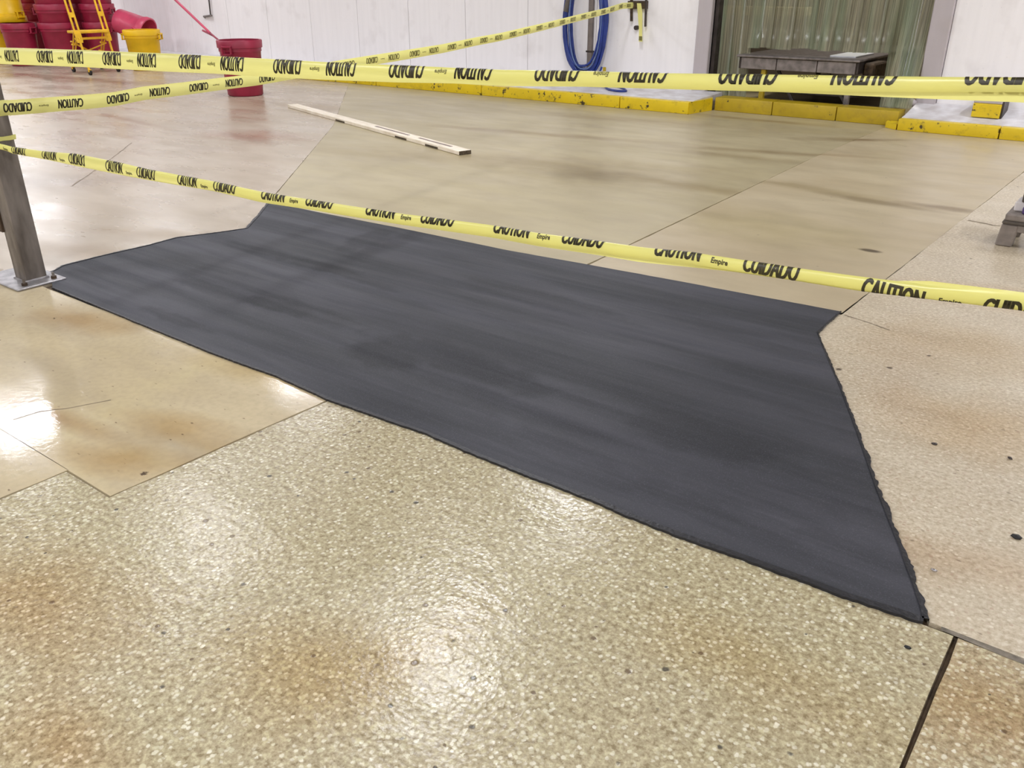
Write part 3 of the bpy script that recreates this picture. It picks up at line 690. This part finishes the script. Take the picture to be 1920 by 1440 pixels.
beam(bm, (xs_ - .5, yl + .08, .28), (xs_ - .5, yr + .08, .28), .05, .03, .004); obj('brace', bm, 'ladder', lad)

# ================================================================= TOOL IN THE RED BIN, WALL ROD
tl = thing('long_handled_tool', 'pinkish red long-handled tool leaning out of the lone red bin', 'tool')
Yt = 8.55
a, b, c = WY(420, 84, 8.45), WY(394, 62, Yt), WY(327, -2, Yt + .1); e = WY(317, -12, Yt + .12)
bm = bmesh.new(); tube(bm, [tuple(a + (a - b) * .9), tuple(a), tuple(b)], .014, 10); obj('lower_shaft', bm, 'bin_red', tl)
bm = bmesh.new(); tube(bm, [tuple(b), tuple(c), tuple(e)], [.018, .02, .02], 10); obj('handle', bm, 'bin_pink', tl)
d_ = WY(380, 57, Yt); bm = bmesh.new(); tube(bm, [tuple(WY(400, 67, Yt)), tuple(d_)], .016, 8); obj('side_grip', bm, 'bin_red', tl)
hk = thing('wall_hook', 'thin grey rod hooked to the white wall above the lone red bin', 'hook')
p0, p1, p2 = WY(389, -25, WALLY - .05), WY(395, 29, WALLY - .05), WY(382, 31, WALLY - .03)
bm = bmesh.new(); tube(bm, [tuple(p0), tuple(p1)], .014, 8); obj('rod', bm, 'table_dark', hk)
bm = bmesh.new(); tube(bm, [tuple(p1 + Vector((.03, 0, 0))), tuple(p2)], .02, 8); tube(bm, [tuple(p2), (p2.x, WALLY + .002, p2.z - .03)], .012, 8); obj('hook_foot', bm, 'pipe', hk)

# ================================================================= HOSE, CONDUIT, BRACKET
hs = thing('coiled_hose', 'blue coiled hose hanging on the white wall above the yellow curb', 'hose')
HY = WALLY - .09
cx = WY(1099, 60, HY).x
bm = bmesh.new(); rnd = random.Random(3)
pts = []; LOOPS = 7; NP = 46
spec = [(.335, .32, -.02), (.31, .335, .0), (.35, .30, .01), (.29, .31, .03), (.345, .36, -.01), (.26, .30, .0), (.33, .29, .02), (.36, .38, .0), (.30, .42, -.02), (.355, .33, -.02), (.275, .36, .02)]
for i, (hw_, zb, dx) in enumerate(spec):
    for k_ in range(NP):
        a = 2 * PI * k_ / NP; s_, c_ = math.sin(a), math.cos(a)
        zc, zr = (1.75 + zb) / 2, (1.75 - zb) / 2
        xx = cx + dx + hw_ * (abs(s_) ** .75) * (1 if s_ >= 0 else -1) * (1 - .12 * (c_ > 0) * c_)
        pts.append((xx + rnd.uniform(-.004, .004), HY - .01 - .014 * ((i * 3) % 5) + .01 * math.sin(a + i), zc + zr * c_))
tube(bm, pts, .018, 8); obj('coil', bm, 'hose', hs, True)
bm = bmesh.new(); pl = []
for k_ in range(NP + 1):
    a = 2 * PI * k_ / NP; s_, c_ = math.sin(a), math.cos(a); pl.append((cx + .03 + .27 * (abs(s_) ** .8) * (1 if s_ >= 0 else -1), HY - .085, 1.04 + .66 * c_))
tube(bm, pl, .011, 8); obj('pale_loop', bm, 'hose_pale', hs, True)
bm = bmesh.new(); q0 = WY(1064, 22, HY - .05); tube(bm, [(q0.x - .02, HY - .03, q0.z), (q0.x + .05, HY - .03, q0.z + .3), (q0.x + .12, HY - .03, q0.z + .5)], .055, 12); obj('sleeve', bm, 'hose_grey', hs, True)
bm = bmesh.new(); e0 = G(1078, 166, .2); e1 = G(1120, 176, .185); e2 = G(1160, 172, .185); e3 = G(1172, 162, .19); e4 = G(1150, 158, .2)
cp = [Vector((cx + .3, HY - .02, .42)), Vector((cx + .28, HY - .1, .22)), Vector((e0.x + .1, 10.95, .195)), Vector((e0.x + .3, 10.72, .182)), Vector((e1.x, 10.62, .18)), Vector((e2.x, 10.7, .18)), Vector((e3.x, 10.95, .19)), Vector((e3.x - .25, 11.08, .195))]
fine = []
for i in range(len(cp) - 1):
    p_0, p_1, p_2, p_3 = cp[max(0, i - 1)], cp[i], cp[i + 1], cp[min(len(cp) - 1, i + 2)]
    for k_ in range(8):
        t_ = k_ / 8; fine.append(.5 * ((2 * p_1) + (p_2 - p_0) * t_ + (2 * p_0 - 5 * p_1 + 4 * p_2 - p_3) * t_ ** 2 + (-p_0 + 3 * p_1 - 3 * p_2 + p_3) * t_ ** 3))
tube(bm, fine, .015, 8); obj('tail', bm, 'hose', hs, True)
obj('hanger', box((cx - .12, WALLY - .2, 1.68), (cx + .12, WALLY - .062, 1.74), .01), 'rust', hs)
cd = thing('conduit', 'grey vertical conduit on the wall behind the blue hose', 'pipe')
px_ = WY(1107.5, 60, WALLY - .03).x
bm = box((px_ - .038, WALLY - .055, .18), (px_ + .038, WALLY - .001, 3.6), .012, 2); obj('duct', bm, 'pipe', cd)
for z_ in (.6, 1.6, 2.6): obj('clamp', box((px_ - .055, WALLY - .06, z_), (px_ + .055, WALLY - .0005, z_ + .025), .003), 'table_dark', cd)
wb = thing('wall_bracket', 'rusty two-pronged iron bracket on the wall, tape tied to it', 'bracket')
bm = bmesh.new(); t0, t1 = WY(1184, -20, WALLY - .05), WY(1184, 40, WALLY - .05); beam(bm, t0, t1, .035, .03, .004); obj('prong', bm, 'rust', wb)
bm = bmesh.new(); t2, t3 = WY(1212, -20, WALLY - .05), WY(1210, 50, WALLY - .05); beam(bm, t2, t3, .026, .026, .004); obj('prong', bm, 'table_dark', wb)
bm = bmesh.new(); beam(bm, WY(1178, 9, WALLY - .03), WY(1214, 9, WALLY - .03), .1, .05, .006, (0, 1, 0)); obj('crossbar', bm, 'rust', wb)
bm = bmesh.new(); kn = WY(1193, 52, WALLY - .03); tube(bm, [(kn.x, WALLY + .001, kn.z), (kn.x, WALLY - .05, kn.z)], .03, 12); obj('bolt_head', bm, 'table_dark', wb)
# hanging end of tape
bm = bmesh.new(); pts = [(1198, 6), (1200, 24), (1201, 50), (1201, 78)]
rows = []
for i in range(13):
    f_ = i / 12 * 3; j = min(2, int(f_)); q_ = f_ - j
    X_ = pts[j][0] + (pts[j + 1][0] - pts[j][0]) * q_; Y_ = pts[j][1] + (pts[j + 1][1] - pts[j][1]) * q_; c_ = WY(X_, Y_, WALLY - .09)
    tw = .3 * math.sin(i * .5); rows.append([bm.verts.new(c_ + Vector((s_ * .032 * math.cos(tw), s_ * .032 * math.sin(tw), 0))) for s_ in (-1, 0, 1)])
for r0, r1 in zip(rows, rows[1:]):
    for j in range(2): bm.faces.new((r0[j], r0[j + 1], r1[j + 1], r1[j]))
te = obj('tape_end', bm, 'tape', None, True); tag(te, 'short loose end of yellow tape hanging down from the wall bracket', 'caution tape')
obj('printed_mark', box((rows and WY(1201, 72, WALLY - .095).x - .025, WALLY - .098, WY(1201, 76, WALLY - .095).z), (WY(1201, 72, WALLY - .095).x + .025, WALLY - .096, WY(1201, 68, WALLY - .095).z)), 'ink_faint', te)
# yellow tag below the hose
ty = WY(1134, 130, HY - .06); tag(obj('yellow_tag', box((ty.x - .03, HY - .07, .2), (ty.x + .02, HY - .055, ty.z + .03), .004), 'yellow_dull'), 'small yellow tag standing at the foot of the blue hose', 'tag')

# ================================================================= STRIP CURTAIN
cur = thing('strip_curtain', 'greenish translucent vinyl strip curtain hanging in the doorway', 'curtain')
CY = WALLY + .16
x = DX0 + .06; i = 0; rs = random.Random(11)
tx0, tx1 = WY(1412, 88, CY).x, WY(1668, 88, CY).x
while x < DX1 - .1:
    wv = .17; x1 = min(x + wv, DX1 - .01); mid = (x + x1) / 2
    if tx0 < mid < tx1: zb = .75 + rs.uniform(-.012, .015)
    else: zb = .03 + rs.uniform(-.01, .02)
    fw_ = .36 if mid > tx1 + .12 else 0.0
    if fw_: zb = .18
    zt = 2.95; bm = bmesh.new(); rows = []
    sw = rs.uniform(-.02, .02); yo = (i % 2) * .022
    for r_ in range(9):
        f_ = r_ / 8; z = zt + (zb - zt) * f_; row = []
        for c_ in range(5):
            s_ = c_ / 4; row.append(bm.verts.new((x + (x1 - x) * s_ + sw * f_ ** 2, CY + yo + .012 * math.sin(s_ * PI) * (1 if i % 3 else -1) - .06 * f_ ** 3 * (zb > .5) - fw_ * f_ ** 2.5, z)))
        rows.append(row)
    for a_, b_ in zip(rows, rows[1:]):
        for c_ in range(4): bm.faces.new((a_[c_], a_[c_ + 1], b_[c_ + 1], b_[c_]))
    r2 = bmesh.ops.solidify(bm, geom=bm.faces[:], thickness=.003)
    obj('vinyl_strip', bm, 'strip', cur, True)
    x += wv * .8; i += 1
obj('hanging_rail', box((DX0 + .01, CY - .03, 2.94), (DX1 - .01, CY + .06, 2.99), .004), 'table_metal', cur)

# ================================================================= TABLE IN THE DOORWAY
FY = 11.22
t0 = WY(1381, 103, FY); t1 = WY(1612, 115, FY); TZ = .672
X0, X1, Y0, Y1 = t0.x, t1.x, FY, 14.3
tb = thing('work_table', 'worn steel work table pushed into the strip-curtain doorway', 'table', ((X0 + X1) / 2, (Y0 + Y1) / 2, 0))
ox, oy = (X0 + X1) / 2, (Y0 + Y1) / 2
def tbx(name, lo, hi, m, bev=.004): return obj(name, box((lo[0] - ox, lo[1] - oy, lo[2]), (hi[0] - ox, hi[1] - oy, hi[2]), bev), m, tb)
tbx('tabletop', (X0, Y0, TZ - .03), (X1, Y1, TZ), 'table_metal', .008)
tbx('apron', (X0 + .06, Y0 + .03, TZ - .17), (X0 + .53, Y0 + .06, TZ - .034), 'table_metal'); tbx('apron', (X0 + .54, Y0 + .03, TZ - .17), (X0 + 1.05, Y0 + .06, TZ - .034), 'table_metal'); tbx('apron', (X0 + 1.06, Y0 + .03, TZ - .17), (X1 - .05, Y0 + .06, TZ - .034), 'table_metal')
tbx('side_rail', (X1 - .05, Y0 + .06, TZ - .17), (X1 - .02, Y1 - .05, TZ - .034), 'table_dark'); tbx('side_rail', (X0 + .02, Y0 + .06, TZ - .17), (X0 + .05, Y1 - .05, TZ - .034), 'table_dark')
tbx('under_shelf', (X0 + .2, Y0 + .35, .2), (X1 - .1, Y1 - .1, .23), 'table_dark')
for lx, ly, mm in ((X0 + .36, Y0 + .1, 'yellow_dull'), (X1 - .12, Y0 + .12, 'table_metal'), (X0 + .12, Y1 - .15, 'table_dark'), (X1 - .12, Y1 - .15, 'table_dark')):
    tbx('leg', (lx - .03, ly - .03, .01), (lx + .03, ly + .03, TZ - .034), mm)
for (xa, za, xb, zb_) in ((X0 + .5, .5, X0 + .75, .12), (X1 - .42, .5, X1 - .15, .14)):
    bm = bmesh.new(); beam(bm, (xa - ox, Y0 + .2 - oy, za), (xb - ox, Y0 + .2 - oy, zb_), .035, .035, .003); obj('brace', bm, 'table_dark', tb)
tbx('gearbox', (X1 - .02, Y0 + .25, TZ - .3), (X1 + .12, Y0 + .8, TZ - .05), 'rust', .02)
pp = WY(1585, 100, 11.55)
tag(obj('paper_sheet', box((pp.x - .17, 11.5, TZ + .001), (pp.x + .15, 12.25, TZ + .02), .003), 'paper'), 'white folded sheet lying on the right of the steel table', 'paper')
tag(obj('dark_tray', box((pp.x + .34, 12.3, TZ + .001), (pp.x + .75 - .35, 12.8, TZ + .04), .005), 'table_dark'), 'dark bar lying at the back right of the steel table', 'tray')
# lump of white residue by the right jamb
bm = bmesh.new(); bmesh.ops.create_icosphere(bm, subdivisions=2, radius=.055)
for v in bm.verts: v.co = Vector((v.co.x * (1 + rs.uniform(-.1, .1)), v.co.y, v.co.z * .9))
q = WY(1709, 193, 11.22); bmesh.ops.translate(bm, verts=bm.verts, vec=(q.x, 11.225, q.z)); tag(obj('valve_knob', bm, 'jamb', None, True), 'round pale grey knob low down beside the right door jamb', 'knob')

# ================================================================= PLANK
pa, pb = G(549, 201), G(872, 290)
d_ = (pb - pa); L_ = d_.length; ang = math.atan2(d_.y, d_.x)
pk = thing('plank', 'long whitewashed wooden plank lying on the floor beyond the patch', 'plank', tuple(pa), ang)
obj('board', box((0, -.07, .001), (L_, .07, .04), .004), 'wood', pk)
for xa, xb in ((L_ * .56, L_ * .74), (L_ * .79, L_ * .94)): obj('groove', box((xa, -.008, .035), (xb, .022, .0415)), 'groove', pk)
obj('end_grain', box((L_ + .0005, -.068, .003), (L_ + .004, .068, .038)), 'wood_dark', pk)
for xa in (.35, .7, .85): obj('edge_stain', box((L_ * xa, -.0725, .004), (L_ * xa + .25, -.0705, .022)), 'wood_dark', pk)

# ================================================================= GREY PLASTIC STOOL AT THE RIGHT EDGE
st = thing('step_stool', 'low grey plastic step stool cut off by the right edge of the picture', 'stool', (-.75, 6.06, 0))
bm = bmesh.new(); B(bm, (.02, 0, .2), (.47, .36, .255), .012, 2); obj('top', bm, 'stool', st)
obj('top_band', box((.012, -.008, .175), (.478, .368, .2), .006), 'stool_dark', st)
for lx, ly in ((0, 0), (.39, 0), (0, .29), (.39, .29)):
    bm = bmesh.new(); r_ = B(bm, (lx + .0, ly - .005, .0), (lx + .095, ly + .075, .174), .008, 1)
    for v in bm.verts:
        if v.co.z > .1: v.co.x += .012 if lx == 0 else -.012
    obj('leg', bm, 'stool', st)
obj('apron', box((.1, .0, .12), (.39, .012, .174), .004), 'stool', st)
tag(obj('white_block', box((-.705, 6.15, .206), (-.4, 6.34, .265), .008), 'white_pl'), 'white plastic block on the grey step stool', 'block')
tag(obj('purple_cap', box((-.65, 6.09, .206), (-.52, 6.135, .25), .01, 2), 'purple'), 'purple cap on the grey step stool in front of the white block', 'cap')
tag(obj('grey_tray', box((-.67, 6.14, .266), (-.34, 6.38, .335), .01, 2), 'stool_dark'), 'dark grey tray resting on the white block at the right edge', 'tray')
st.scale = (1, 1, .8)
# ================================================================= SCRAPS
rs = random.Random(5)
def scrap(x, y, r, m, label, fl=.5):
    bm = bmesh.new(); bmesh.ops.create_icosphere(bm, subdivisions=1, radius=r)
    for v in bm.verts: v.co = Vector((v.co.x * rs.uniform(.8, 1.5), v.co.y * rs.uniform(.6, 1.1), v.co.z * fl * rs.uniform(.7, 1.2)))
    zmin = min(v.co.z for v in bm.verts); p = G(x, y)
    for v in bm.verts: v.co += Vector((p.x, p.y, -zmin + .0005))
    return tag(obj('floor_scrap', bm, m, None, True), label, 'scrap')
scrap(1750, 1071, .008, 'chip', 'tiny shiny metal scrap on the floor right of the patch')
scrap(1893, 861, .009, 'table_dark', 'small dark ring-like scrap near the right edge below the middle')
scrap(1906, 1009, .014, 'black', 'dark bark-like scrap at the right edge of the floor', .35)
scrap(1752, 833, .010, 'table_dark', 'grey flake on the pale floor right of the patch', .3)
scrap(1701, 1215, .008, 'black', 'tiny black scrap just left of the corner joint', .3)
